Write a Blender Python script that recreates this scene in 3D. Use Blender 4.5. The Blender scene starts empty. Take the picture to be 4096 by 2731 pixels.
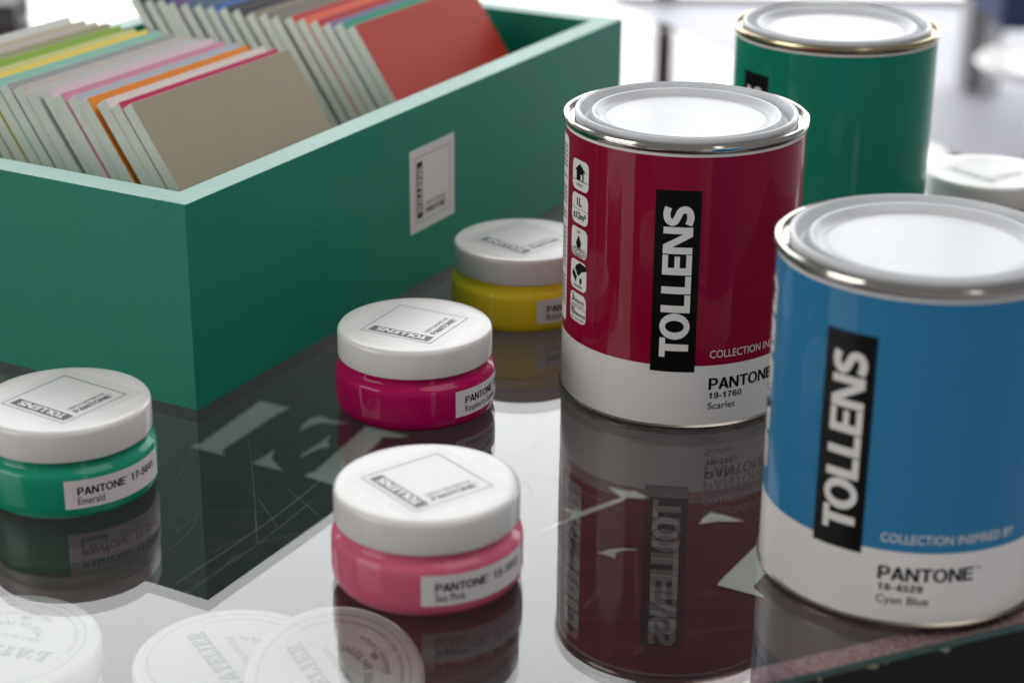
import bpy, bmesh, math, random
from mathutils import Vector, Matrix
random.seed(7)
SC = bpy.context.scene
COL = SC.collection

# ------------------------------------------------------------------ camera
TH, RL, H = 0.38065, 0.008, 0.35415
fw = Vector((0, math.cos(TH), -math.sin(TH)))
rt = Vector((1, 0, 0))
up = rt.cross(fw)
r2 = rt * math.cos(RL) + up * math.sin(RL)
u2 = -rt * math.sin(RL) + up * math.cos(RL)
cd = bpy.data.cameras.new('camera')
cd.sensor_width = 36
cd.lens = 68.285
cd.clip_start = 0.02
cd.clip_end = 100
cd.dof.use_dof = True
cd.dof.focus_distance = 0.845
cd.dof.aperture_fstop = 7.2
cam = bpy.data.objects.new('camera', cd)
m = Matrix.Identity(4)
for i in range(3):
    m[i][0], m[i][1], m[i][2] = r2[i], u2[i], -fw[i]
m[2][3] = H
cam.matrix_world = m
COL.objects.link(cam)
SC.camera = cam

# ------------------------------------------------------------------ light
WIN = 3.2            # radiance of the shop windows behind the table
w = bpy.data.worlds.new('World')
SC.world = w
w.use_nodes = True
w.node_tree.nodes['Background'].inputs[0].default_value = (1.0, 0.975, 0.95, 1)
w.node_tree.nodes['Background'].inputs[1].default_value = 0.19


def area(name, loc, target, sx, sy, power, col):
    l = bpy.data.lights.new(name, 'AREA')
    l.shape = 'RECTANGLE'
    l.size, l.size_y = sx, sy
    l.energy = power
    l.color = col
    o = bpy.data.objects.new(name, l)
    o.location = loc
    o.rotation_euler = (Vector(target) - Vector(loc)).to_track_quat('-Z', 'Y').to_euler()
    COL.objects.link(o)


area('side_window_light', (-2.6, -0.3, 0.9), (0, 0.85, 0.05), 1.6, 1.5, 27, (1.0, 0.985, 0.95))
area('shop_front_light', (1.15, -1.45, 0.75), (0.07, 0.85, 0.1), 0.30, 1.1, 1.6, (1.0, 0.96, 0.92))
area('ceiling_light', (1.3, -0.1, 2.5), (0, 0.9, 0), 1.8, 1.8, 21, (1.0, 0.98, 0.96))
pl = bpy.data.lights.new('warm_spot_light', 'POINT')
pl.energy = 1.6
pl.color = (1.0, 0.62, 0.25)
pl.shadow_soft_size = 0.03
po = bpy.data.objects.new('warm_spot_light', pl)
po.location = (-1.35, -0.9, 1.5)
COL.objects.link(po)

vs = SC.view_settings
vs.view_transform = 'Standard'
vs.look = 'None'
vs.exposure = 0.22
vs.gamma = 1
SC.cycles.max_bounces = 10
SC.cycles.transparent_max_bounces = 24
SC.cycles.glossy_bounces = 6
SC.cycles.caustics_reflective = False
SC.cycles.caustics_refractive = False
SC.cycles.sample_clamp_indirect = 6


# ------------------------------------------------------------------ materials
def mat(name, col, rough=0.5, metal=0.0, coat=0.0, coat_rough=0.05, spec=0.5, var=0.04, nscale=40.0, bump=0.0, bscale=300.0, rvar=0.06, sss=0.0):
    mt = bpy.data.materials.new(name)
    mt.use_nodes = True
    nt = mt.node_tree
    b = nt.nodes['Principled BSDF']
    b.inputs['Metallic'].default_value = metal
    b.inputs['Specular IOR Level'].default_value = spec
    b.inputs['Coat Weight'].default_value = coat
    b.inputs['Coat Roughness'].default_value = coat_rough
    if sss:
        b.inputs['Subsurface Weight'].default_value = sss
        b.inputs['Subsurface Scale'].default_value = 0.004
    tc = nt.nodes.new('ShaderNodeTexCoord')
    n = nt.nodes.new('ShaderNodeTexNoise')
    n.inputs['Scale'].default_value = nscale
    n.inputs['Detail'].default_value = 5
    nt.links.new(tc.outputs['Object'], n.inputs['Vector'])
    mx = nt.nodes.new('ShaderNodeMix')
    mx.data_type = 'RGBA'
    mx.inputs[6].default_value = (*[c * (1 - var) for c in col], 1)
    mx.inputs[7].default_value = (*[min(1, c * (1 + var)) for c in col], 1)
    nt.links.new(n.outputs['Fac'], mx.inputs[0])
    nt.links.new(mx.outputs[2], b.inputs['Base Color'])
    mr = nt.nodes.new('ShaderNodeMapRange')
    mr.inputs['To Min'].default_value = max(0.0, rough - rvar)
    mr.inputs['To Max'].default_value = rough + rvar
    nt.links.new(n.outputs['Fac'], mr.inputs['Value'])
    nt.links.new(mr.outputs[0], b.inputs['Roughness'])
    if bump:
        n2 = nt.nodes.new('ShaderNodeTexNoise')
        n2.inputs['Scale'].default_value = bscale
        n2.inputs['Detail'].default_value = 3
        nt.links.new(tc.outputs['Object'], n2.inputs['Vector'])
        bp = nt.nodes.new('ShaderNodeBump')
        bp.inputs['Strength'].default_value = bump
        bp.inputs['Distance'].default_value = 0.001
        nt.links.new(n2.outputs['Fac'], bp.inputs['Height'])
        nt.links.new(bp.outputs[0], b.inputs['Normal'])
    return mt


def clear_mat(name, f0, rough, tint, body=None, k90=1.0):
    """Clear sheet: transparent body, mirror by Schlick fresnel (same from both sides)."""
    mt = bpy.data.materials.new(name)
    mt.use_nodes = True
    nt = mt.node_tree
    nt.nodes.remove(nt.nodes['Principled BSDF'])
    out = nt.nodes['Material Output']
    g = nt.nodes.new('ShaderNodeNewGeometry')
    d = nt.nodes.new('ShaderNodeVectorMath')
    d.operation = 'DOT_PRODUCT'
    nt.links.new(g.outputs['Normal'], d.inputs[0])
    nt.links.new(g.outputs['Incoming'], d.inputs[1])

    def math_(op, a, b=None):
        k = nt.nodes.new('ShaderNodeMath')
        k.operation = op
        for i, v in enumerate((a, b)):
            if v is None:
                continue
            if isinstance(v, (int, float)):
                k.inputs[i].default_value = v
            else:
                nt.links.new(v, k.inputs[i])
        return k.outputs[0]
    c = math_('ABSOLUTE', d.outputs['Value'])
    f = math_('ADD', math_('MULTIPLY', math_('POWER', math_('SUBTRACT', 1.0, c), 4.0), k90 * (1 - f0)), f0)
    tr = nt.nodes.new('ShaderNodeBsdfTransparent')
    tr.inputs[0].default_value = (*tint, 1)
    gl = nt.nodes.new('ShaderNodeBsdfGlossy')
    gl.inputs['Roughness'].default_value = rough
    mx = nt.nodes.new('ShaderNodeMixShader')
    nt.links.new(f, mx.inputs[0])
    base = tr.outputs[0]
    if body:
        df = nt.nodes.new('ShaderNodeBsdfDiffuse')
        df.inputs[0].default_value = (*body[0], 1)
        m2 = nt.nodes.new('ShaderNodeMixShader')
        m2.inputs[0].default_value = body[1]
        nt.links.new(tr.outputs[0], m2.inputs[1])
        nt.links.new(df.outputs[0], m2.inputs[2])
        base = m2.outputs[0]
    nt.links.new(base, mx.inputs[1])
    nt.links.new(gl.outputs[0], mx.inputs[2])
    nt.links.new(mx.outputs[0], out.inputs['Surface'])
    return mt


def emit_mat(name, col, s):
    mt = bpy.data.materials.new(name)
    mt.use_nodes = True
    nt = mt.node_tree
    nt.nodes.remove(nt.nodes['Principled BSDF'])
    e = nt.nodes.new('ShaderNodeEmission')
    e.inputs[0].default_value = (*col, 1)
    e.inputs[1].default_value = s
    nt.links.new(e.outputs[0], nt.nodes['Material Output'].inputs['Surface'])
    return mt


def wood_mat():
    mt = mat('dark_bench_wood', (0.04, 0.017, 0.017), rough=0.7, var=0.0, spec=0.1)
    nt = mt.node_tree
    b = nt.nodes['Principled BSDF']
    tc = nt.nodes.new('ShaderNodeTexCoord')
    mp = nt.nodes.new('ShaderNodeMapping')
    mp.inputs['Rotation'].default_value = (0, 0, math.radians(-23.5))
    mp.inputs['Scale'].default_value = (6, 220, 6)
    n = nt.nodes.new('ShaderNodeTexNoise')
    n.inputs['Scale'].default_value = 1.0
    n.inputs['Detail'].default_value = 6
    n.inputs['Distortion'].default_value = 0.6
    n3 = nt.nodes.new('ShaderNodeTexNoise')
    n3.inputs['Scale'].default_value = 14
    n3.inputs['Detail'].default_value = 4
    nt.links.new(tc.outputs['Object'], mp.inputs['Vector'])
    nt.links.new(mp.outputs[0], n.inputs['Vector'])
    nt.links.new(tc.outputs['Object'], n3.inputs['Vector'])
    cr = nt.nodes.new('ShaderNodeValToRGB')
    cr.color_ramp.elements[0].position = 0.3
    cr.color_ramp.elements[0].color = (0.032, 0.018, 0.021, 1)
    cr.color_ramp.elements[1].position = 0.75
    cr.color_ramp.elements[1].color = (0.072, 0.026, 0.028, 1)
    mixf = nt.nodes.new('ShaderNodeMath')
    mixf.operation = 'MULTIPLY_ADD'
    nt.links.new(n3.outputs['Fac'], mixf.inputs[0])
    mixf.inputs[1].default_value = 0.5
    nt.links.new(n.outputs['Fac'], mixf.inputs[2])
    sub = nt.nodes.new('ShaderNodeMath')
    sub.operation = 'SUBTRACT'
    nt.links.new(mixf.outputs[0], sub.inputs[0])
    sub.inputs[1].default_value = 0.25
    nt.links.new(sub.outputs[0], cr.inputs[0])
    nt.links.new(cr.outputs[0], b.inputs['Base Color'])
    bp = nt.nodes.new('ShaderNodeBump')
    bp.inputs['Strength'].default_value = 0.12
    bp.inputs['Distance'].default_value = 0.0006
    nt.links.new(n.outputs['Fac'], bp.inputs['Height'])
    nt.links.new(bp.outputs[0], b.inputs['Normal'])
    return mt


def rail_mat():
    """Maroon frame board with pale worn flecks."""
    mt = mat('worn_maroon_rail', (0.16, 0.06, 0.06), rough=0.6, var=0.0, spec=0.2)
    nt = mt.node_tree
    b = nt.nodes['Principled BSDF']
    tc = nt.nodes.new('ShaderNodeTexCoord')
    v = nt.nodes.new('ShaderNodeTexNoise')
    v.inputs['Scale'].default_value = 900
    v.inputs['Detail'].default_value = 4
    nt.links.new(tc.outputs['Object'], v.inputs['Vector'])
    cr = nt.nodes.new('ShaderNodeValToRGB')
    cr.color_ramp.elements[0].position = 0.52
    cr.color_ramp.elements[0].color = (0.24, 0.095, 0.105, 1)
    cr.color_ramp.elements[1].position = 0.68
    cr.color_ramp.elements[1].color = (0.66, 0.57, 0.60, 1)
    nt.links.new(v.outputs['Fac'], cr.inputs[0])
    nt.links.new(cr.outputs[0], b.inputs['Base Color'])
    return mt


M = dict(
    white_print=mat('white_print', (0.80, 0.785, 0.765), rough=0.35, coat=0.15, coat_rough=0.08, spec=0.2, var=0.015),
    black_print=mat('black_print', (0.004, 0.004, 0.005), rough=0.4, spec=0.12, coat=0.08, coat_rough=0.1),
    tin=mat('tinplate', (0.52, 0.50, 0.46), rough=0.13, metal=1.0, nscale=120, rvar=0.06, bump=0.06, bscale=500),
    tin_base=mat('dull_tin_base', (0.26, 0.235, 0.20), rough=0.28, metal=1.0, nscale=120),
    gold=mat('gold_lacquered_tin', (0.44, 0.39, 0.25), rough=0.24, metal=1.0, nscale=120),
    lid_white=mat('white_lid_enamel', (0.66, 0.685, 0.72), rough=0.30, spec=0.16, coat=0.08, coat_rough=0.1, var=0.02, nscale=22, rvar=0.12, bump=0.03, bscale=60),
    cap_white=mat('white_cap_plastic', (0.75, 0.745, 0.73), rough=0.24, spec=0.55, var=0.012, sss=0.15, bump=0.015, bscale=200),
    sticker=mat('sticker_paper', (0.70, 0.70, 0.70), rough=0.5, var=0.02),
    label=mat('label_paper', (0.78, 0.75, 0.77), rough=0.5, var=0.02, bump=0.03, bscale=900),
    grey_print=mat('charcoal_print', (0.03, 0.032, 0.036), rough=0.4),
    green_print=mat('dark_teal_print', (0.03, 0.07, 0.065), rough=0.4),
    pale_print=mat('pale_grey_print', (0.28, 0.28, 0.31), rough=0.5),
    box=mat('emerald_box_paint', (0.004, 0.215, 0.143), rough=0.34, spec=0.3, var=0.05, nscale=9, bump=0.13, bscale=560),
    board=mat('grey_board_edge', (0.76, 0.79, 0.73), rough=0.75, spec=0.2, var=0.08, nscale=250),
    bench=wood_mat(),
    rail=rail_mat(),
    stencil=mat('stencil_paint', (0.56, 0.60, 0.56), rough=0.7, var=0.12, nscale=120),
    skirt=mat('black_skirt', (0.010, 0.010, 0.011), rough=0.5, spec=0.2),
    edge=mat('glass_edge_green', (0.015, 0.07, 0.06), rough=0.3, coat=0.6, var=0.3, nscale=60),
    chip=mat('glass_chip', (0.20, 0.22, 0.14), rough=0.35, coat=0.5, var=0.2),
    glass=clear_mat('table_glass', 0.045, 0.0, (0.985, 0.995, 0.99)),
    film=clear_mat('sticker_film', 0.012, 0.25, (0.985, 0.99, 0.99), body=((0.8, 0.81, 0.81), 0.10), k90=0.35),
    scratch=clear_mat('scratch', 0.0, 0.4, (1, 1, 1), body=((0.75, 0.78, 0.76), 0.24)),
    floor=mat('polished_floor', (0.43, 0.43, 0.475), rough=0.55, spec=0.3, var=0.03, nscale=2),
    column=mat('grey_column_paint', (0.30, 0.29, 0.29), rough=0.6),
    mullion=mat('brown_mullion', (0.06, 0.04, 0.045), rough=0.5),
    navy=mat('navy_fabric', (0.035, 0.05, 0.12), rough=0.8),
    darkgrey=mat('dark_grey_panel', (0.09, 0.09, 0.10), rough=0.6),
    tabletop=mat('white_stool_top', (0.85, 0.85, 0.85), rough=0.3, coat=0.4),
    pane=emit_mat('daylit_window', (0.97, 0.985, 1.0), WIN),
)


def paint(name, col, coat=0.45):
    return mat(name, col, rough=0.4, spec=0.05, coat=coat, coat_rough=0.05, var=0.02, bump=0.03, bscale=28)


# ------------------------------------------------------------------ mesh helpers
def obj(name, me, material, parent=None, label=None):
    o = bpy.data.objects.new(name, me)
    if material and not me.materials:
        me.materials.append(material)
    COL.objects.link(o)
    if parent:
        o.parent = parent
    if label:
        o['label'] = label
    return o


def tag(o, label, cat, group=None):
    o['label'] = label
    o['category'] = cat
    if group:
        o['group'] = group
    return o


def thing(name, label, cat, loc=(0, 0, 0), rz=0.0, group=None):
    o = bpy.data.objects.new(name, None)
    o.empty_display_size = 0.02
    COL.objects.link(o)
    o.location = loc
    o.rotation_euler = (0, 0, rz)
    return tag(o, label, cat, group)


def fin(me, smooth=True, ang=35):
    if smooth:
        me.shade_smooth()
        me.set_sharp_from_angle(angle=math.radians(ang))
    return me


def lathe(prof, segs=128, ang=35, close=False):
    """Spin (r, z) points round z. r=0 ends close to a point."""
    vs_, fs = [], []
    rings = []
    for r, z in prof:
        if r < 1e-9:
            rings.append([len(vs_)])
            vs_.append((0, 0, z))
        else:
            rings.append(list(range(len(vs_), len(vs_) + segs)))
            for k in range(segs):
                a = 2 * math.pi * k / segs
                vs_.append((r * math.cos(a), r * math.sin(a), z))
    pairs = list(zip(rings, rings[1:]))
    if close:
        pairs.append((rings[-1], rings[0]))
    for A, B in pairs:
        for k in range(segs):
            k2 = (k + 1) % segs
            if len(A) == 1 and len(B) == 1:
                continue
            if len(A) == 1:
                fs.append((A[0], B[k2], B[k]))
            elif len(B) == 1:
                fs.append((A[k], A[k2], B[0]))
            else:
                fs.append((A[k], A[k2], B[k2], B[k]))
    me = bpy.data.meshes.new('lathe')
    me.from_pydata(vs_, [], fs)
    me.update()
    return fin(me, True, ang)


def box_mesh(x0, x1, y0, y1, z0, z1, bev=0.0, seg=2):
    bm = bmesh.new()
    bmesh.ops.create_cube(bm, size=1)
    for v in bm.verts:
        v.co = Vector((x0 + (v.co.x + .5) * (x1 - x0), y0 + (v.co.y + .5) * (y1 - y0), z0 + (v.co.z + .5) * (z1 - z0)))
    if bev:
        bmesh.ops.bevel(bm, geom=bm.edges[:], offset=bev, segments=seg, affect='EDGES', profile=0.6)
    me = bpy.data.meshes.new('box')
    bm.to_mesh(me)
    bm.free()
    return fin(me, True, 12) if bev else me


# ---- 2D shapes: everything printed is built flat in millimetres, then laid on its surface
def curve2d(loops):
    cu = bpy.data.curves.new('c', 'CURVE')
    cu.dimensions = '2D'
    cu.fill_mode = 'BOTH'
    for lp in loops:
        s = cu.splines.new('POLY')
        s.points.add(len(lp) - 1)
        for p, (x, y) in zip(s.points, lp):
            p.co = (x, y, 0, 1)
        s.use_cyclic_u = True
    return grab(cu)


def grab(cu):
    o = bpy.data.objects.new('tmp', cu)
    COL.objects.link(o)
    me = o.to_mesh()
    vs_ = [tuple(v.co[:2]) for v in me.vertices]
    fs = [tuple(p.vertices) for p in me.polygons]
    o.to_mesh_clear()
    bpy.data.objects.remove(o)
    bpy.data.curves.remove(cu)
    return vs_, fs


def xf(shape, sx=1, sy=1, dx=0, dy=0, rot=0, shear=0):
    c, s = math.cos(rot), math.sin(rot)
    vs_ = []
    for x, y in shape[0]:
        x, y = x * sx + y * sy * shear, y * sy
        vs_.append((x * c - y * s + dx, x * s + y * c + dy))
    return vs_, shape[1]


def join(*shapes):
    vs_, fs = [], []
    for v, f in shapes:
        k = len(vs_)
        vs_ += v
        fs += [tuple(i + k for i in q) for q in f]
    return vs_, fs


CAP = None


def text(body, x, y, width, cap, bold=0.0, align='L', shear=0.0, space=1.0):
    """Built-in font, fitted to a width and a cap height (mm). width None keeps proportion."""
    global CAP
    if CAP is None:
        cu = bpy.data.curves.new('t', 'FONT')
        cu.body = 'H'
        CAP = max(v[1] for v in grab(cu)[0])
    cu = bpy.data.curves.new('t', 'FONT')
    cu.body = body
    cu.offset = bold
    cu.space_character = space
    cu.resolution_u = 3
    sh = grab(cu)
    x0 = min(v[0] for v in sh[0])
    x1 = max(v[0] for v in sh[0])
    sy = cap / CAP
    sx = sy if width is None else width / (x1 - x0)
    wd = (x1 - x0) * sx
    ox = {'L': 0, 'C': -wd / 2, 'R': -wd}[align]
    return xf(sh, sx, sy, x + ox - x0 * sx, y, shear=shear)


def rect(x0, x1, y0, y1):
    return [(x0, y0), (x1, y0), (x1, y1), (x0, y1)], [(0, 1, 2, 3)]


def rrect(x0, x1, y0, y1, r, n=6):
    pts = []
    for cx, cy, a0 in ((x1 - r, y0 + r, -90), (x1 - r, y1 - r, 0), (x0 + r, y1 - r, 90), (x0 + r, y0 + r, 180)):
        for k in range(n + 1):
            a = math.radians(a0 + 90 * k / n)
            pts.append((cx + r * math.cos(a), cy + r * math.sin(a)))
    return pts


def ell(cx, cy, a, b, n=40):
    return [(cx + a * math.cos(2 * math.pi * k / n), cy + b * math.sin(2 * math.pi * k / n)) for k in range(n)]


def ribbon(pts, hw, n=6):
    P = [Vector(p) for p in pts]
    Q = []
    for i in range(len(P) - 1):
        p0, p1, p2, p3 = P[max(0, i - 1)], P[i], P[i + 1], P[min(len(P) - 1, i + 2)]
        for k in range(n):
            t = k / n
            Q.append(0.5 * ((2 * p1) + (p2 - p0) * t + (2 * p0 - 5 * p1 + 4 * p2 - p3) * t * t + (3 * p1 - p0 - 3 * p2 + p3) * t ** 3))
    Q.append(P[-1])
    L, R = [], []
    for i, q in enumerate(Q):
        d = (Q[min(i + 1, len(Q) - 1)] - Q[max(i - 1, 0)]).normalized()
        nn = Vector((-d.y, d.x)) * hw
        L.append(tuple(q + nn))
        R.append(tuple(q - nn))
    vs_ = L + R
    k = len(L)
    return vs_, [(i, i + k, i + k + 1, i + 1) for i in range(k - 1)]


def heavy_word():
    """The heavy capitals on the black bars; cap height 12.6, length 68.8 (mm)."""
    C = 12.6
    T = curve2d([[(2.95, 0), (6.15, 0), (6.15, C - 2.5), (9.0, C - 2.5), (9.0, C), (0, C), (0, C - 2.5), (2.95, C - 2.5)]])
    O = curve2d([ell(6.0, C / 2, 6.0, 6.55), ell(6.0, C / 2, 2.75, 4.05)])
    Lq = curve2d([[(0, 0), (8.1, 0), (8.1, 2.5), (3.25, 2.5), (3.25, C), (0, C)]])
    Eq = curve2d([[(0, 0), (9.2, 0), (9.2, 2.4), (3.2, 2.4), (3.2, 5.1), (8.4, 5.1), (8.4, 7.4), (3.2, 7.4), (3.2, C - 2.4), (9.0, C - 2.4), (9.0, C), (0, C)]])
    N = curve2d([[(0, 0), (3.0, 0), (3.0, 8.6), (8.0, 0), (12, 0), (12, C), (9.0, C), (9.0, 4.0), (4.0, C), (0, C)]])
    S = ribbon([(8.35, 10.75), (6.6, 11.3), (4.7, 11.35), (2.75, 10.7), (1.75, 9.2), (2.35, 7.75), (4.6, 6.6), (6.85, 5.45), (7.6, 3.7), (6.8, 2.0), (4.8, 1.25), (2.8, 1.35), (0.8, 2.05)], 1.5)
    out = []
    for g, x in ((T, 0), (O, 8.3), (Lq, 20.7), (Lq, 29.3), (Eq, 37.9), (N, 47.4), (S, 59.7)):
        out.append(xf(g, dx=x))
    return join(*out)


HEAVY = heavy_word()

# bold grotesque capitals and figures (cap height 1)
def _ring(w, b=.20):
    return curve2d([ell(w / 2, .5, w / 2, .515, 36), ell(w / 2, .5, w / 2 - b, .515 - .155, 36)])


HW = .088
BOLD = {
    'P': (.70, lambda: curve2d([[(0, 0), (.2, 0), (.2, .36), (.44, .36)] + [(.44 + .26 * math.cos(t), .68 + .32 * math.sin(t)) for t in [math.radians(k) for k in range(-80, 81, 16)]] + [(.44, 1), (0, 1)],
                                [(.2, .52), (.40, .52)] + [(.40 + .11 * math.cos(t), .68 + .16 * math.sin(t)) for t in [math.radians(k) for k in range(-80, 81, 20)]] + [(.40, .84), (.2, .84)]])),
    'A': (.80, lambda: curve2d([[(0, 0), (.21, 0), (.275, .21), (.525, .21), (.59, 0), (.80, 0), (.505, 1), (.295, 1)], [(.32, .365), (.48, .365), (.40, .70)]])),
    'N': (.76, lambda: curve2d([[(0, 0), (.19, 0), (.19, .66), (.56, 0), (.76, 0), (.76, 1), (.57, 1), (.57, .35), (.20, 1), (0, 1)]])),
    'T': (.70, lambda: curve2d([[(.25, 0), (.45, 0), (.45, .83), (.70, .83), (.70, 1), (0, 1), (0, .83), (.25, .83)]])),
    'O': (.86, lambda: _ring(.86)),
    'E': (.66, lambda: curve2d([[(0, 0), (.66, 0), (.66, .17), (.2, .17), (.2, .43), (.6, .43), (.6, .59), (.2, .59), (.2, .83), (.64, .83), (.64, 1), (0, 1)]])),
    '0': (.56, lambda: _ring(.56, .175)),
    '1': (.56, lambda: curve2d([[(.22, 0), (.41, 0), (.41, 1), (.27, 1), (.23, .86), (.06, .82), (.06, .70), (.22, .70)]])),
    '2': (.56, lambda: join(ribbon([(.10, .68), (.15, .84), (.29, .92), (.42, .84), (.45, .68), (.36, .50), (.18, .30), (.11, .12)], HW), rect(.03, .55, 0, .155))),
    '3': (.56, lambda: join(ribbon([(.09, .72), (.14, .86), (.28, .92), (.42, .84), (.43, .67), (.34, .56), (.24, .54)], HW), ribbon([(.24, .53), (.38, .48), (.46, .34), (.42, .14), (.27, .07), (.13, .14), (.09, .29)], HW))),
    '4': (.56, lambda: curve2d([[(.32, 0), (.50, 0), (.50, .23), (.57, .23), (.57, .37), (.50, .37), (.50, 1), (.34, 1), (.01, .38), (.01, .23), (.32, .23)], [(.14, .37), (.32, .37), (.32, .70)]])),
    '5': (.56, lambda: join(rect(.12, .52, .84, .99), ribbon([(.17, .90), (.13, .50)], HW * .9), ribbon([(.10, .49), (.24, .58), (.40, .53), (.46, .34), (.40, .14), (.26, .07), (.12, .13), (.08, .26)], HW))),
    '6': (.56, lambda: join(ribbon([(.48, .74), (.42, .88), (.29, .92), (.16, .82), (.10, .55), (.11, .30)], HW), curve2d([ell(.285, .32, .275, .33, 30), ell(.285, .32, .10, .17, 30)]))),
    '7': (.56, lambda: join(rect(.03, .54, .84, .99), ribbon([(.45, .86), (.30, .55), (.20, .0)], HW))),
    '8': (.56, lambda: join(curve2d([ell(.28, .29, .27, .305, 30), ell(.28, .28, .095, .145, 30)]), curve2d([ell(.28, .74, .245, .265, 30), ell(.28, .75, .08, .125, 30)]))),
    '9': (.56, lambda: xf(join(ribbon([(.48, .74), (.42, .88), (.29, .92), (.16, .82), (.10, .55), (.11, .30)], HW), curve2d([ell(.285, .32, .275, .33, 30), ell(.285, .32, .10, .17, 30)])), rot=math.pi, dx=.57, dy=1.0)),
    '-': (.34, lambda: rect(.03, .31, .30, .46)),
}


def bold(word, x, y, width, cap):
    out, q = [], 0
    for ch in word:
        wd, fn = BOLD[ch]
        out.append(xf(fn(), dx=q))
        q += wd + (.03 if ch in 'PTA' else .07)
    q -= .05
    return xf(join(*out), width / q, cap, x, y)


SLAB = {
    'I': (.5, [[(0, 0), (.5, 0), (.5, .16), (.38, .16), (.38, .84), (.5, .84), (.5, 1), (0, 1), (0, .84), (.12, .84), (.12, .16), (0, .16)]]),
    'L': (.75, [[(0, 0), (.75, 0), (.75, .4), (.6, .4), (.55, .16), (.38, .16), (.38, .84), (.5, .84), (.5, 1), (0, 1), (0, .84), (.12, .84), (.12, .16), (0, .16)]]),
    'E': (.75, [[(0, 0), (.75, 0), (.75, .36), (.62, .36), (.58, .16), (.38, .16), (.38, .42), (.5, .42), (.5, .33), (.6, .33), (.6, .67), (.5, .67), (.5, .58), (.38, .58), (.38, .84), (.58, .84), (.62, .66), (.73, .66), (.73, 1), (0, 1), (0, .84), (.12, .84), (.12, .16), (0, .16)]]),
    'T': (.8, [[(.15, 0), (.65, 0), (.65, .16), (.53, .16), (.53, .84), (.64, .84), (.68, .62), (.8, .62), (.8, 1), (0, 1), (0, .62), (.12, .62), (.16, .84), (.27, .84), (.27, .16), (.15, .16)]]),
    'A': (.95, [[(0, 0), (.36, 0), (.36, .16), (.28, .16), (.31, .28), (.55, .28), (.58, .16), (.5, .16), (.5, 0), (.95, 0), (.95, .16), (.86, .16), (.62, 1), (.3, 1), (.08, .16), (0, .16)], [(.34, .42), (.52, .42), (.43, .78)]]),
    'R': (.85, [[(0, 0), (.5, 0), (.5, .16), (.38, .16), (.38, .4), (.45, .4), (.58, 0), (.85, 0), (.85, .16), (.76, .16), (.66, .45), (.76, .55), (.8, .72), (.76, .88), (.64, .98), (.5, 1), (0, 1), (0, .84), (.12, .84), (.12, .16), (0, .16)], [(.38, .55), (.48, .55), (.55, .62), (.55, .78), (.48, .85), (.38, .85)]]),
    "'": (.2, [[(.04, .65), (.12, .65), (.22, 1), (.0, 1)]]),
}


def slab_word(word, width, cap):
    out, x = [], 0
    for ch in word:
        wd, loops = SLAB[ch]
        out.append(xf(curve2d(loops), dx=x))
        x += wd + .07
    x -= .07
    return xf(join(*out), width / x, cap, -width / 2, 0, shear=.12)


def arc_text(body, radius, cap, a_mid, inward=False, bold=0.0, width=None):
    sh = text(body, 0, 0, width, cap, bold, 'C')
    vs_ = []
    for x, y in sh[0]:
        if inward:      # glyph tops point to the centre (smile)
            a = a_mid + x / radius
            r = radius - y
        else:
            a = a_mid - x / radius
            r = radius + y
        vs_.append((r * math.cos(a), r * math.sin(a)))
    return vs_, sh[1]


def shape_mesh(shape, fn, step=None):
    """Flat shape (mm) -> mesh through fn(x, y) -> point in metres; cut every step mm so it bends."""
    bm = bmesh.new()
    V = [bm.verts.new((x, y, 0)) for x, y in shape[0]]
    for f in shape[1]:
        try:
            bm.faces.new([V[i] for i in f])
        except ValueError:
            pass
    bmesh.ops.recalc_face_normals(bm, faces=bm.faces[:])
    for f in bm.faces:
        if f.normal.z < 0:
            f.normal_flip()
    if step:
        x0 = min(v.co.x for v in bm.verts)
        x1 = max(v.co.x for v in bm.verts)
        k = math.ceil(x0 / step) * step
        while k < x1:
            bmesh.ops.bisect_plane(bm, geom=bm.verts[:] + bm.edges[:] + bm.faces[:], plane_co=(k, 0, 0), plane_no=(1, 0, 0), dist=1e-5)
            k += step
    for v in bm.verts:
        v.co = fn(v.co.x, v.co.y)
    bmesh.ops.recalc_face_normals(bm, faces=bm.faces[:]) if False else None
    me = bpy.data.meshes.new('print')
    bm.to_mesh(me)
    bm.free()
    return me


def on_cyl(R):
    def fn(s, z):
        a = s / 1000 / R
        return Vector((R * math.sin(a), -R * math.cos(a), z / 1000))
    return fn


def on_plane(o, u, v):
    o, u, v = Vector(o), Vector(u).normalized(), Vector(v).normalized()
    return lambda x, y: o + u * (x / 1000) + v * (y / 1000)


# ------------------------------------------------------------------ the setting: floor, windows
fl = obj('floor', box_mesh(-12, 12, -6, 9, -0.95, -0.90), M['floor'])
fl['kind'] = 'structure'
win = thing('shop_window', 'tall bright daylit shop window wall behind the table', 'window', (0, 6.0, -0.9))
edges = [-6.0, -3.3, 0.468, 1.46, 4.0, 6.0]
for a, b in zip(edges, edges[1:]):
    obj('pane', box_mesh(a + .03, b - .03, -0.01, 0.01, 0.02, 5.6), M['pane'], win)
for x in edges:
    obj('mullion', box_mesh(x - .03, x + .03, -0.04, 0.04, 0.0, 5.7, .004), M['mullion'], win)
obj('window_sill', box_mesh(-6.1, 6.1, -0.03, 0.03, -0.02, 0.018), M['mullion'], win)

# ------------------------------------------------------------------ display table under everything
K = Vector((0.495, 0.750, 0))            # right near corner of the glass
E1 = Vector((-0.917, -0.399, 0)).normalized()   # along the near edge, to the left
E2 = Vector((-0.399, 0.917, 0)).normalized()    # along the right edge, to the back
TL, TW, TT = 1.75, 1.5, 0.003
BZ = -0.108                              # bench board under the glass


def tab(a, b, z):
    return K + E1 * a + E2 * b + Vector((0, 0, z))


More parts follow.
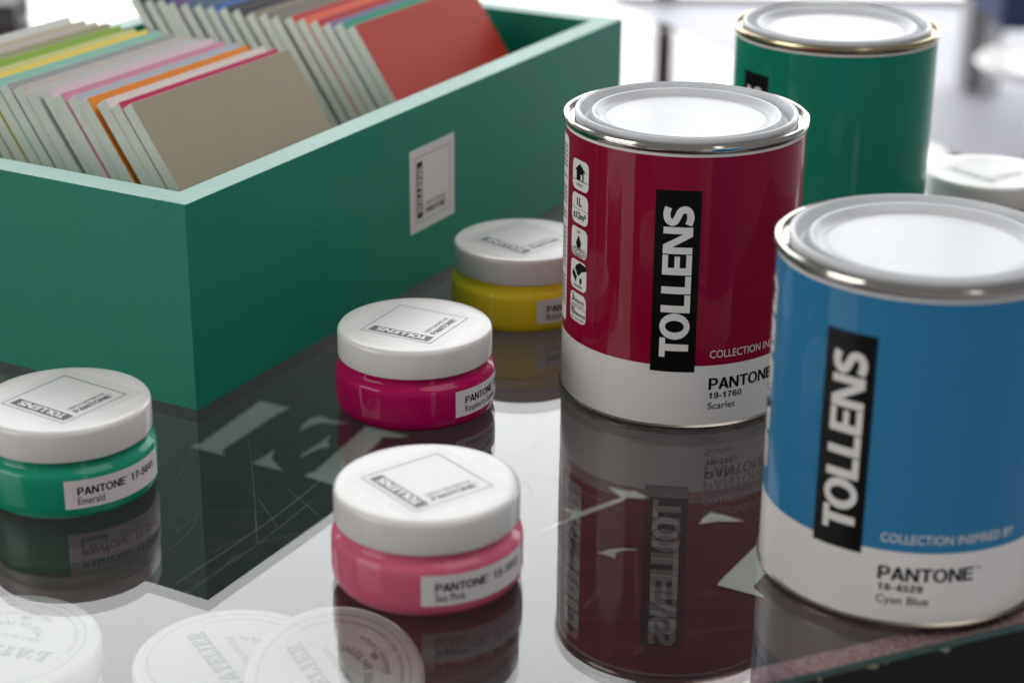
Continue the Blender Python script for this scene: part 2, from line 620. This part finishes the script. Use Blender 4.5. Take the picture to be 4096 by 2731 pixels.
def slab(a0, a1, b0, b1, z0, z1, bev=0):
    me = box_mesh(a0, a1, b0, b1, z0, z1, bev)
    # (a, b) frame is left handed: map and flip
    for v in me.vertices:
        v.co = tab(v.co.x, v.co.y, v.co.z)
    me.flip_normals()
    me.update()
    return me


bench = thing('display_bench', 'dark maroon wooden bench with white stencilled letters under the glass top', 'table', (0, 0, -0.9))
bench_off = Vector((0, 0, 0.9))


def bpart(name, me, material, label=None):
    o = obj(name, me, material, bench, label)
    o.location = bench_off
    return o


bpart('bench_board', slab(0.0155, TL - .0155, 0.0155, TW - .0155, BZ - .02, BZ), M['bench'])
for a0, a1, b0, b1 in ((0.0005, TL, 0.0005, 0.0155), (0.0005, TL, TW - .0155, TW - .0005), (0.0005, 0.0155, 0.016, TW - .016), (TL - .0155, TL - .0005, 0.016, TW - .016)):
    bpart('frame_rail', slab(a0, a1, b0, b1, BZ - .02, -TT - .0006, .0008), M['rail'], 'maroon frame board with pale worn flecks')
bpart('skirt', slab(0.004, TL - .004, 0.004, TW - .004, -0.9, BZ - .0205), M['skirt'], 'black panel under the table edge')
for a0, b0 in ((0.0012, 0.0012),):
    bpart('facing', slab(0.0, TL, -0.0006, 0.0003, -0.42, -TT - .0003), M['skirt'], 'black facing along the near edge')

# pixel (4096 wide photo grid, only used for measuring) -> point on a level
F = 7769.3


def px(x, y, z):
    v = fw + r2 * ((x - 2048) / F) - u2 * ((y - 1365.5) / F)
    return Vector((0, 0, H)) + v * ((z - H) / v.z)


def level_poly(pts, z, sc, ox, oy):
    P = [px(ox + x * sc, oy + y * sc, z) for x, y in pts]
    sh = curve2d([[(p.x * 1000, p.y * 1000) for p in P]])
    return shape_mesh(sh, lambda x, y: Vector((x / 1000, y / 1000, z)))


sA = (0.6377, 700, 1500)
sB = (0.785, 2100, 1500)
LET = [
    (sA, [(535, 163), (720, 205), (640, 245), (295, 470), (310, 505), (95, 445), (165, 425)]),
    (sA, [(775, 355), (800, 310), (850, 270), (910, 255), (980, 280), (1090, 300), (1000, 305), (920, 300), (850, 315)]),
    (sA, [(975, 375), (955, 415), (970, 450), (900, 460), (785, 520), (800, 490), (900, 430)]),
    (sA, [(625, 462), (605, 520), (675, 600), (590, 580), (485, 552), (560, 510)]),
    (sA, [(1195, 322), (1470, 385), (1380, 390), (1310, 385), (1000, 690), (805, 630), (880, 600)]),
    (sB, [(420, 568), (520, 590), (560, 590), (637, 628), (520, 622), (500, 640), (300, 714), (70, 800), (175, 745), (215, 740), (240, 705), (190, 675), (292, 692), (490, 622)]),
    (sB, [(370, 905), (430, 885), (500, 880), (578, 888), (500, 893), (462, 905), (460, 932), (430, 922)]),
    (sB, [(885, 758), (905, 730), (945, 698), (1000, 710), (1120, 742), (1060, 745), (990, 742)]),
    (sB, [(980, 1068), (1000, 1040), (1180, 865), (1320, 900), (1320, 1000), (1222, 1010), (1165, 1075), (1175, 1090), (1222, 1133)]),
]
for (s, ox, oy), pts in LET:
    bpart('stencil_mark', level_poly(pts, BZ + .0006, s, ox, oy), M['stencil'])

glass = thing('glass_tabletop', 'clear scratched glass tabletop carrying the cans, jars and box', 'tabletop', (0, 0, 0))
gs = obj('glass_sheet', slab(0, TL, 0, TW, -TT, 0), M['glass'], glass)
gs.data.materials.append(M['edge'])
for p in gs.data.polygons:
    if abs(p.normal.z) < 0.5:
        p.material_index = 1
random.seed(3)
cv, cf = [], []
for i in range(17):      # chips along the near edge
    a = random.uniform(0.02, 0.62)
    ln, dp = random.uniform(.0012, .0045), random.uniform(.0004, .0010)
    k = len(cv)
    z0 = -TT - random.uniform(0, .0008)
    for da, db, dz in ((-ln, -.0002, 0), (ln, -.0002, 0), (ln * .3, -.0002, .0014), (-ln * .2, -dp, .0002), (0, -dp * .6, -.0008)):
        cv.append(tuple(tab(a + da, db - .0001, z0 + dz)))
    cf += [(k, k + 3, k + 2), (k + 3, k + 1, k + 2), (k, k + 4, k + 3), (k + 4, k + 1, k + 3)]
me = bpy.data.meshes.new('chips')
me.from_pydata(cv, [], cf)
o = obj('edge_chips', me, M['chip'], glass)
o['kind'] = 'stuff'
SCR = [
    (sA, [(0, 1310), (560, 935), (930, 645), (1280, 350)], .00016), (sA, [(30, 1390), (530, 1050), (860, 785)], .00012),
    (sA, [(455, 360), (490, 650), (515, 1050)], .00012), (sA, [(0, 870), (150, 860), (570, 850)], .0001),
    (sA, [(690, 700), (920, 890)], .0001), (sA, [(0, 985), (150, 865)], .0001), (sA, [(880, 580), (1000, 645)], .00014),
    (sA, [(0, 685), (160, 350)], .0001), (sA, [(530, 1050), (860, 970)], .0001), (sA, [(520, 770), (640, 945)], .0001),
    (sA, [(-400, 1300), (30, 1040), (150, 870)], .0001), (sA, [(200, 1120), (420, 1020)], .0001), (sA, [(300, 1200), (395, 1120)], .00014),
    (sB, [(0, 490), (180, 545), (500, 690)], .00012), (sB, [(-80, 600), (90, 480)], .0001), (sB, [(-200, 460), (0, 380), (90, 330)], .0001),
    (sB, [(360, 240), (440, 340)], .0001), (sB, [(840, 1310), (1130, 1280)], .0001), (sB, [(300, 1180), (420, 1060)], .00008),
    (sB, [(560, 900), (575, 1180)], .00008), (sB, [(700, 1240), (800, 1215)], .00008),
]
random.seed(11)
for i in range(70):
    s = sA if random.random() < .6 else sB
    x, y = random.uniform(0, 1400), random.uniform(200, 1500)
    if s is sB:
        x = random.uniform(0, 1100)
    a = random.choice([-.6, -.65, 1.4, -.1, .7]) + random.uniform(-.15, .15)
    l = random.uniform(15, 90)
    SCR.append((s, [(x, y), (x + l * math.cos(a), y + l * math.sin(a))], random.uniform(.00004, .00009)))
sv = []
sf = []
for (s, ox, oy), pts, hw in SCR:
    P = [px(ox + x * s, oy + y * s, 0.0002) for x, y in pts]
    sh = ribbon([(p.x, p.y) for p in P], hw * .5, 5)
    k = len(sv)
    sv += [(x, y, .0002) for x, y in sh[0]]
    sf += [tuple(i + k for i in f) for f in sh[1]]
for i in range(220):      # dust
    p = px(random.uniform(0, 3200), random.uniform(1500, 2731), .0002)
    r = random.uniform(.00005, .00016)
    k = len(sv)
    for q in range(6):
        sv.append((p.x + r * math.cos(q * 1.047) * random.uniform(.6, 1.3), p.y + r * math.sin(q * 1.047), .00022))
    sf.append(tuple(range(k, k + 6)))
me = bpy.data.meshes.new('scratches')
me.from_pydata(sv, [], sf)
o = obj('scratches', me, M['scratch'], glass)
o['kind'] = 'stuff'

# ------------------------------------------------------------------ stickers with the framed mark
def sticker_parts(parent, fn, backing, ink, line, on_dark):
    """45 mm square: backing, thin frame, black bar with the heavy word, two lines of text. fn(x, y, lift)."""
    def put(name, sh, material, lift):
        return obj(name, shape_mesh(sh, lambda x, y: fn(x, y, lift)), material, parent)
    st = put('sticker', rect(-22.5, 22.5, -22.5, 22.5), backing, 0.00006)

    def sub(name, sh, material, lift):
        o = put(name, sh, material, lift)
        o.parent = st
        return o
    h, t = 17.7, .32
    sub('frame_line', join(rect(-h, h, -h, -h + t), rect(-h, h, h - t, h), rect(-h, -h + t, -h + t, h - t), rect(h - t, h, -h + t, h - t)), line, .0001)
    sub('black_bar', rect(-15.6, -10.0, -15.5, 14.9), ink, .0001)
    k = 3.75 / 12.6
    sub('bar_lettering', xf(HEAVY, 25.2 / 68.8, k, -10.9, -13.2, rot=math.pi / 2), on_dark, .00016)
    sub('lettering', join(bold('PANTONE', -7.2, -14.6, 20.0, 3.0), text('®', 13.1, -12.6, 1.2, 1.2)), ink, .0001)
    sub('lettering', text('TEINTE CERTIFIÉE PAR', -7.2, -10.3, 20.4, 1.9, 0.0), ink, .0001)
    return st


# ------------------------------------------------------------------ paint cans
HC = 0.130
CAN_PARTS = {}


def can_meshes():
    R = .0532
    d = {}
    d['colour'] = lathe([(R, .0304), (R, .1246)])
    d['lower'] = lathe([(R + .00005, .0022), (R + .00005, .0304)])
    d['upper'] = lathe([(R + .00005, .1246), (R + .00005, .1266)])
    d['base'] = lathe([(0, .0018), (.048, .0018), (.0500, .0004), (.0522, 0), (.0540, .0006), (.0542, .0016), (.0534, .0024)])
    d['rim'] = lathe([(.0532, .1258), (.0538, .1262), (.0544, .1272), (.05455, .1284), (.0541, .1296), (.0533, .1300), (.0524, .1296), (.0520, .1286), (.0518, .1270), (.0506, .1262), (.0494, .1262), (.0486, .1250)], segs=160)
    d['lid'] = lathe([(.0487, .1250), (.0491, .1282), (.0495, .1292), (.04955, .1303), (.0490, .1313), (.0481, .1316), (.0472, .1311), (.0466, .1296), (.0460, .1272), (.0452, .1261), (.0442, .1258), (.0434, .1262), (.0428, .1278), (.0423, .1294), (.0416, .1302), (.0407, .1302), (.0400, .1295), (.0391, .1282), (.0380, .1274), (.0368, .1272), (.0361, .1274), (.0354, .1277), (.0346, .1278), (.0340, .1278), (.0150, .12785), (0, .12785)], segs=160)
    return d


CM = can_meshes()
CYL = on_cyl(.05335)
CYL2 = on_cyl(.05350)
SH = {}
SH['bar'] = rect(-16.2, 3.35, 27.6, 110.1)
SH['word'] = xf(HEAVY, 1, 12.6 / 12.6, 0.15, 34.5, rot=math.pi / 2)
SH['brand'] = join(bold('PANTONE', 10.0, 19.0, 34.6, 5.4), text('™', 45.0, 22.6, 2.2, 1.6))
SH['inspired'] = text('COLLECTION INSPIRED BY', 10.0, 33.9, 50.6, 3.5, .0)
CAN_CACHE = {k: shape_mesh(v, CYL2 if k == 'word' else CYL, 2.5) for k, v in SH.items()}
# information tiles on the side
tiles = []
tile_ink = []
X0, X1 = -65.2, -51.2
for zt in (114.6, 99.3, 83.9, 68.6, 53.3):
    tiles.append(curve2d([rrect(X0, X1, zt - 13.6, zt, 2.9)]))
cx = (X0 + X1) / 2
z = 114.6
tile_ink += [curve2d([[(cx - 4.6, z - 4.9), (cx, z - 1.6), (cx + 4.6, z - 4.9), (cx + 3.0, z - 4.9), (cx + 3.0, z - 9.0), (cx + 2.2, z - 9.0), (cx + 2.2, z - 6.2), (cx + .5, z - 6.2), (cx + .5, z - 9.0), (cx - 3.0, z - 9.0), (cx - 3.0, z - 4.9)]]),
             rect(X0 + .6, X1 - .6, z - 9.35, z - 9.05), text('intérieur', cx, z - 11.7, 5.8, 1.5, 0, 'C')]
z = 99.3
tile_ink += [text('1L', cx, z - 5.4, 4.2, 3.6, .02, 'C'), rect(X0, X1, z - 6.95, z - 6.75), text('±12m²', cx, z - 11.3, 11.0, 3.0, .02, 'C')]
z = 83.9
drop = [(cx, z - 3.3)] + [(cx + 2.1 * math.cos(a), z - 7.2 + 2.1 * math.sin(a)) for a in [math.radians(k) for k in range(20, -201, -17)]]
tile_ink += [text('EAU', cx, z - 2.5, 3.2, 1.2, 0, 'C'), curve2d([drop])]
for a in (6.4, 4.6, 2.6):
    tile_ink.append(curve2d([ell(cx, z - 11.2, a, a * .33), ell(cx, z - 11.2, a - .35, a * .33 - .3)]))
z = 68.6
tile_ink += [curve2d([[(cx + 1.5, z - .5), (cx + 6.6, z - 1.2), (cx + 6.8, z - 3.2), (cx + 3.2, z - 4.4), (cx + .6, z - 7.0), (cx - .8, z - 6.2), (cx - 1.6, z - 4.4), (cx - 2.6, z - 4.8), (cx - 2.0, z - 2.6)]]),
             curve2d([[(cx - 4.2, z - 4.6), (cx - .8, z - 7.6), (cx - 2.0, z - 10.2), (cx - 5.2, z - 7.2)]]),
             curve2d([ell(cx + 2.4, z - 8.9, .9, 1.5, 20)]), text('lessivable', cx, z - 12.4, 7.4, 1.5, 0, 'C')]
z = 53.3
tile_ink += [text('3', X0 + 1.6, z - 4.4, 2.0, 3.4, .015), text('heures', X0 + 4.0, z - 4.4, 8.4, 2.3), text('sec au toucher', cx, z - 6.1, 10.6, 1.2, 0, 'C'),
             rect(X0, X1, z - 6.95, z - 6.75), text('10', X0 + .9, z - 10.6, 3.4, 3.4, .015), text('heures', X0 + 4.8, z - 10.6, 8.6, 2.3), text('sec recouvrable', cx, z - 12.5, 10.8, 1.2, 0, 'C')]
TILE_ME = [shape_mesh(t, CYL, 2.5) for t in tiles]
TILE_INK = shape_mesh(join(*tile_ink), CYL2, 2.5)
PANEL = shape_mesh(curve2d([rrect(-101, -71, 35.5, 121.5, 2.5)]), CYL, 2.5)
PANEL_TX = []
random.seed(5)
zz = 117.0
while zz > 42:
    wd = random.uniform(14, 25)
    PANEL_TX.append(rect(-73.0 - wd, -73.0, zz - .9, zz))
    zz -= random.choice([2.2, 2.2, 2.2, 5.0])
PANEL_TX = shape_mesh(join(*PANEL_TX), CYL2, 2.5)
SEAM = shape_mesh(join(rect(-46.25, -46.05, 30.4, 124.3)), CYL, 2.5)
M['seam'] = mat('label_seam', (0.25, 0.06, 0.09), rough=0.4)
M['panel_ink'] = mat('maroon_small_print', (0.22, 0.10, 0.11), rough=0.5)


def can(label, loc, ang, colour, code, cname, rim='tin', tiles_on=True):
    t = thing('paint_can', label, 'paint can', (loc[0], loc[1], 0), ang, 'one litre paint cans')
    body = obj('colour_band', CM['colour'].copy(), colour, t)
    obj('lower_band', CM['lower'], M['white_print'], t)
    obj('upper_band', CM['upper'], M['white_print'], t)
    obj('base_rim', CM['base'], M['tin_base'], t)
    rm = CM['rim'].copy()
    rm.materials.clear()
    obj('top_rim', rm, M[rim], t)
    obj('lid', CM['lid'], M['lid_white'], t)
    bar = obj('black_bar', CAN_CACHE['bar'], M['black_print'], t)
    obj('bar_lettering', CAN_CACHE['word'], M['white_print'], bar)
    obj('brand_lettering', CAN_CACHE['brand'], M['black_print'], t)
    obj('slogan_lettering', CAN_CACHE['inspired'], M['white_print'], t)
    obj('code_lettering', shape_mesh(bold(code, 10.1, 14.7, 16.2, 2.9), CYL, 2.5), M['black_print'], t)
    obj('colour_name', shape_mesh(text(cname, 10.0, 9.7, None if cname != 'Scarlet' else 13.2, 3.15, .004), CYL, 2.5), M['black_print'], t)
    obj('label_seam', SEAM, M['seam'], t)
    p = obj('text_panel', PANEL, M['white_print'], t)
    obj('small_print', PANEL_TX, M['panel_ink'], p)
    for k, tm in enumerate(TILE_ME):
        q = obj('info_tile', tm, M['white_print'], t)
        if k == 0:
            obj('tile_symbols', TILE_INK, M['black_print'], q)
    return t


RED = paint('scarlet_print', (0.265, 0.0004, 0.030))
GRN = paint('emerald_print', (0.008, 0.225, 0.145))
BLU = paint('cyan_blue_print', (0.026, 0.205, 0.405))
can('scarlet red one litre paint can with black lettered bar and side icons', (0.07623, 0.8348), 0, RED, '19-1760', 'Scarlet')
can('emerald green paint can standing behind the red can', (0.17018, 1.0149), math.radians(-51), GRN, '17-5641', 'Emerald', 'gold')
can('cyan blue paint can in the right foreground near the table edge', (0.14909, 0.66343), math.radians(-30.4), BLU, '18-4529', 'Cyan Blue')

# ------------------------------------------------------------------ small tester jars
JB, JL, HL, HT = .0360, .03474, .02487, .03786
JAR_BODY = lathe([(0, .0004), (.030, .0004), (.0325, 0), (.0345, .0010), (.0356, .0030), (JB, .0055), (JB, .0168), (.0357, .0188), (.0349, .0201), (.0338, .0209), (.0330, .0217), (.0328, .0228), (.0328, .0262)], segs=128, ang=60)
JAR_LID = lathe([(.0330, HL + .0006), (.0341, HL), (.0346, HL + .0003), (JL, HL + .0010), (JL, HT - .0021), (.03450, HT - .0010), (.0340, HT - .0003), (.0332, HT), (.0300, HT + .00003), (0, HT + .00003)], segs=128, ang=50)
JC = on_cyl(.03612)
JC2 = on_cyl(.03622)


def jar(label, x, y, s0, colour, number, cname, nw, rot, light=False, name_lab=True):
    t = thing('paint_jar', label, 'jar', (x, y, 0), 0, 'small white capped paint jars')
    obj('jar_body', JAR_BODY.copy(), colour, t)
    lid = obj('cap', JAR_LID, M['cap_white'], t)
    if name_lab:
        lb = obj('name_label', shape_mesh(rect(s0, s0 + 50, 5.6, 17.9), JC, 2.0), M['label'], t)
        ink = join(bold('PANTONE', s0 + 5.1, 11.4, 20.6, 3.35), text('®', s0 + 26.0, 13.7, 1.0, 1.0), bold(number, s0 + 28.6, 11.4, 15.8, 3.35), text(cname, s0 + 5.1, 7.4, nw, 3.0))
        obj('lettering', shape_mesh(ink, JC2, 2.0), M['black_print'], lb)
    c, s = math.cos(rot), math.sin(rot)

    def fn(a, b, lift):
        return Vector(((a * c - b * s) / 1000, (a * s + b * c) / 1000, HT + .00005 + lift))
    st = sticker_parts(t, fn, M['film'], M['pale_print'] if light else M['grey_print'], M['pale_print'] if light else M['green_print'], M['cap_white'])
    return t


jar('emerald green jar at the left edge in front of the box', -0.18179, 0.72371, 5.8, paint('emerald_paint', (0.008, 0.30, 0.18)), '17-5641', 'Emerald', 10.8, math.radians(56.8))
jar('raspberry red jar in the middle between box and red can', -0.04358, 0.81048, 20.2, paint('raspberry_paint', (0.44, 0.0015, 0.10)), '18-2043', 'Raspberry Sorbet', 24.5, math.radians(62.9))
jar('yellow jar half hidden behind the red can', 0.00493, 0.92943, 7.3, paint('yellow_paint', (0.92, 0.74, 0.025)), '12-0752', 'Buttercup', 14.0, math.radians(46.7), )
jar('light pink jar in the centre foreground', -0.03123, 0.64976, -0.7, paint('pink_paint', (0.66, 0.125, 0.22)), '15-1912', 'Sea Pink', 11.5, math.radians(38))
jar('white jar at the right edge behind the blue can', 0.2685, 1.0552, 40, paint('white_paint', (0.60, 0.60, 0.58)), '11-0601', 'Bright White', 18, math.radians(35), True)

# ------------------------------------------------------------------ jars standing under the glass
BIG_R = .040
BH = -0.0535 - BZ


def big_meshes(R, Ht):
    lh = .015
    b = lathe([(0, 0.0004), (R * .86, 0.0004), (R * .92, 0), (R * .97, .001), (R * .985, .004), (R * .985, Ht - lh - .008), (R * .96, Ht - lh - .004), (R * .92, Ht - lh - .002), (R * .92, Ht - lh + .002)], ang=60)
    l = lathe([(R * .94, Ht - lh + .0005), (R * .985, Ht - lh), (R, Ht - lh + .001), (R, Ht - .0026), (R - .0005, Ht - .0011), (R - .0014, Ht - .0002), (R - .0026, Ht), (R * .86, Ht), (R * .85, Ht - .0002), (0, Ht - .0002)], ang=50)
    return b, l


M['clear_jar'] = mat('cream_jar_plastic', (0.62, 0.60, 0.52), rough=0.2, coat=1.0)


def atelier_jar(label, loc, R, Ht, rot, dv, tilt=None):
    t = thing('tester_pot', label, 'jar', loc, 0, 'white capped pots under the glass')
    b, l = big_meshes(R, Ht)
    obj('jar_body', b, M['clear_jar'], t)
    cap = obj('cap', l, M['cap_white'], t)
    k = R / .040
    sh = join(xf(slab_word("L'ATELIER", 49, 7.4), dy=2.2 + dv),
              text('PEINTURE ACRYLIQUE', 0, -6.4 + dv, 30, 2.6, 0, 'C', .15),
              arc_text('MISE EN TEINTE', 17.0, 3.4, math.radians(270), True),
              arc_text('Editions Tollens', 24.5, 2.8, math.radians(270), True),
              curve2d([ell(0, 0, 34.0, 34.0, 96), ell(0, 0, 33.7, 33.7, 96)]),
              arc_text('Valeur limite UE pour ce produit (cat. A/a) : 30 g/l - Ce produit contient au maximum 29 g/l COV', 30.6, 1.7, math.radians(270), True),
              curve2d([[(-2.6, -19.0), (1.2, -18.6), (1.6, -21.4), (-2.2, -21.8)]]))
    sh = xf(sh, k, k, 0, 0, rot)
    obj('cap_lettering', shape_mesh(sh, lambda x, y: Vector((x / 1000, y / 1000, Ht + .00012))), M['pale_print'], cap)
    if tilt:
        t.rotation_euler = tilt
    return t


atelier_jar('white capped pot under the glass in the bottom left corner', (-0.2066, 0.6867, BZ), BIG_R, BH, math.radians(165), 0)
atelier_jar('white capped pot under the glass, middle one at the bottom', (-0.1111, 0.6761, BZ), BIG_R, BH, math.radians(119), 1.0)
tp = px(1335, 2700, -0.040)
tl_ = math.radians(22)
ax = Vector((0, -math.sin(tl_), math.cos(tl_)))
hh = .062
base = tp - ax * hh
atelier_jar('tilted white capped pot under the glass below the pink jar', tuple(base), .0347, hh, math.radians(124), 1.0, (tl_, 0, 0))

# ------------------------------------------------------------------ green sample box with its cards
C0 = Vector((-0.14115, 0.79809, 0))
AN = 1.06796
HB, LR, WT, DB = 0.0968, 0.4299, 0.0142, 0.256
bx = thing('sample_box', 'open emerald green wooden box full of colour cards', 'box', C0, AN)
# local x along the long side, local y inward (away from the camera)
obj('long_side', box_mesh(0, LR, 0, WT, 0, HB, .0004), M['box'], bx)
obj('long_side', box_mesh(0, LR, DB - WT, DB, 0, HB, .0004), M['box'], bx)
obj('short_side', box_mesh(0.00012, WT, WT - .0001, DB - WT + .0001, 0, HB - .0002, .00012), M['box'], bx)
obj('short_side', box_mesh(LR - WT, LR - .0004, WT - .0001, DB - WT + .0001, 0, HB - .0002, .00012), M['box'], bx)
obj('bottom', box_mesh(WT + .0002, LR - WT - .0002, WT + .0002, DB - WT - .0002, .0006, .009), M['box'], bx)
sticker_parts(bx, lambda x, y, lift: Vector((.2045 + x / 1000, -.0001 - lift * 2, .0521 + y / 1000)), M['sticker'], M['black_print'], M['green_print'], M['sticker'])


def srgb(r, g, b):
    return tuple(((c / 255 + .055) / 1.055) ** 2.4 if c > 10 else c / 255 / 12.92 for c in (r, g, b))


LEAN = math.radians(34.3)
CW, CL, CT = .131, .1235, .0063
row1 = [(88, 'taupe', (172, 158, 138)), (96, 'magenta', (190, 40, 95)), (104, 'pale blush', (228, 212, 210)), (115, 'orange', (235, 140, 40)), (123, 'lavender grey', (182, 188, 204)),
        (131, 'rose pink', (212, 145, 170)), (139.5, 'light pink', (222, 198, 212)), (149, 'silver grey', (200, 202, 202)), (158, 'warm grey', (200, 192, 188)), (166.5, 'mid grey', (160, 164, 166)),
        (175, 'mint green', (155, 205, 190)), (184, 'bright yellow', (245, 220, 90)), (193, 'pale lime', (215, 215, 145)), (202, 'leaf green', (150, 185, 75)), (211.5, 'olive grey', (165, 165, 130)),
        (220, 'pinkish grey', (205, 192, 188)), (229, 'khaki beige', (200, 192, 170)), (240.5, 'off white', (225, 225, 222))]
row2 = [(90.5, 'brick red', (200, 62, 55)), (99, 'sea green', (60, 160, 135)), (107.5, 'violet blue', (118, 120, 165)), (116, 'dark red', (190, 55, 65)), (124.5, 'coral orange', (235, 105, 80)),
        (133.5, 'crimson', (200, 60, 65)), (143, 'brownish taupe', (140, 128, 122)), (151.5, 'dull taupe', (135, 126, 118)), (160, 'khaki brown', (150, 142, 122)), (170.5, 'charcoal', (68, 68, 76)),
        (180.5, 'graphite', (62, 64, 74)), (190, 'royal blue', (70, 105, 180)), (199, 'steel blue', (88, 108, 135)), (208, 'slate teal', (70, 110, 135)), (217.5, 'purple', (112, 80, 135)),
        (226, 'navy blue', (70, 72, 125)), (234.5, 'dark slate', (72, 74, 84)), (245, 'near black', (58, 60, 70))]
BOARD = box_mesh(0, CW, .00012, CT, 0, CL, .0003, 1)
FACE = box_mesh(.0002, CW - .0002, -.00005, .00012, .0002, CL - .0002)
random.seed(21)
for row, a0, what in ((row1, .072, 'near row'), (row2, .270, 'far row')):
    for i, (b, cn, rgb) in enumerate(row):
        lean = LEAN + random.uniform(-.003, .003)
        # foot of the card so that its top front edge comes at depth b, height .1130
        ztop = .1130 + random.uniform(-.0006, .0006)
        foot = Vector((a0 + random.uniform(-.0006, .0012), b / 1000 - CL * math.sin(lean), ztop - CL * math.cos(lean)))
        if i == 0:
            lab = f'{cn} card at the front of the {what} in the green box'
        else:
            lab = f'{cn} card in the {what} behind the {row[i-1][1]} one'
        R_ = Matrix.Rotation(AN, 4, 'Z')
        wloc = C0 + (R_ @ foot)
        t = thing('colour_card', lab, 'card', wloc, 0, 'painted sample cards in the box')
        t.rotation_euler = (R_ @ Matrix.Rotation(-lean, 4, 'X')).to_euler()
        obj('board', BOARD, M['board'], t)
        c = srgb(*rgb)
        obj('painted_face', FACE.copy(), mat('card_' + cn.replace(' ', '_'), c, rough=0.5, spec=0.2, var=0.05, nscale=30, bump=0.05, bscale=700), t)

# ------------------------------------------------------------------ blurred things far behind
def far(x, y, z=-0.9):
    return px(x, y, z)


p = far(3905, 350)
o = obj('grey_column', box_mesh(-.045, .045, -.05, .05, 0, 2.6, .004), M['column'])
o.location = p
tag(o, 'slim grey column on the floor in the blurred upper right', 'column')

st = thing('round_table', 'blurred round white table in the upper right corner', 'table', px(4255, 240, -0.42))
st.location.z = -0.9
obj('table_top', lathe([(0, .455), (.10, .455), (.135, .462), (.145, .472), (.140, .480), (.10, .482), (0, .482)], 64), M['tabletop'], st)
obj('pedestal', lathe([(0, 0), (.10, 0), (.105, .006), (.09, .012), (.02, .02), (.016, .05), (.016, .44), (.04, .456)], 48), M['tabletop'], st)

ch = thing('armchair', 'dark navy upholstered chair far behind at the top right corner', 'chair', px(3995, 132, -0.62))
ch.location += Vector((0.36, 0.28, 0))
ch.location.z = -0.9
obj('seat', box_mesh(-.28, .28, -.28, .28, .28, .44, .03, 3), M['navy'], ch)
obj('backrest', box_mesh(-.28, .28, .20, .32, .441, .85, .03, 3), M['navy'], ch)
for sx in (-1, 1):
    obj('armrest', box_mesh(sx * .32 - .038, sx * .32 + .038, -.28, .28, .28, .62, .02, 3), M['navy'], ch)
    for sy in (-1, 1):
        obj('leg', box_mesh(sx * .24 - .012, sx * .24 + .012, sy * .24 - .012, sy * .24 + .012, 0, .281), M['tabletop'], ch)

bk = thing('dark_case', 'small dark grey case on the glass at the top left corner', 'case', px(60, 108, 0.0))
obj('case_body', box_mesh(-.07, 0, 0, .05, 0.0, .0125, .001), M['darkgrey'], bk)
obj('case_lid', box_mesh(-.0705, .0005, -.0005, .0505, .0127, .0172, .001), M['darkgrey'], bk)
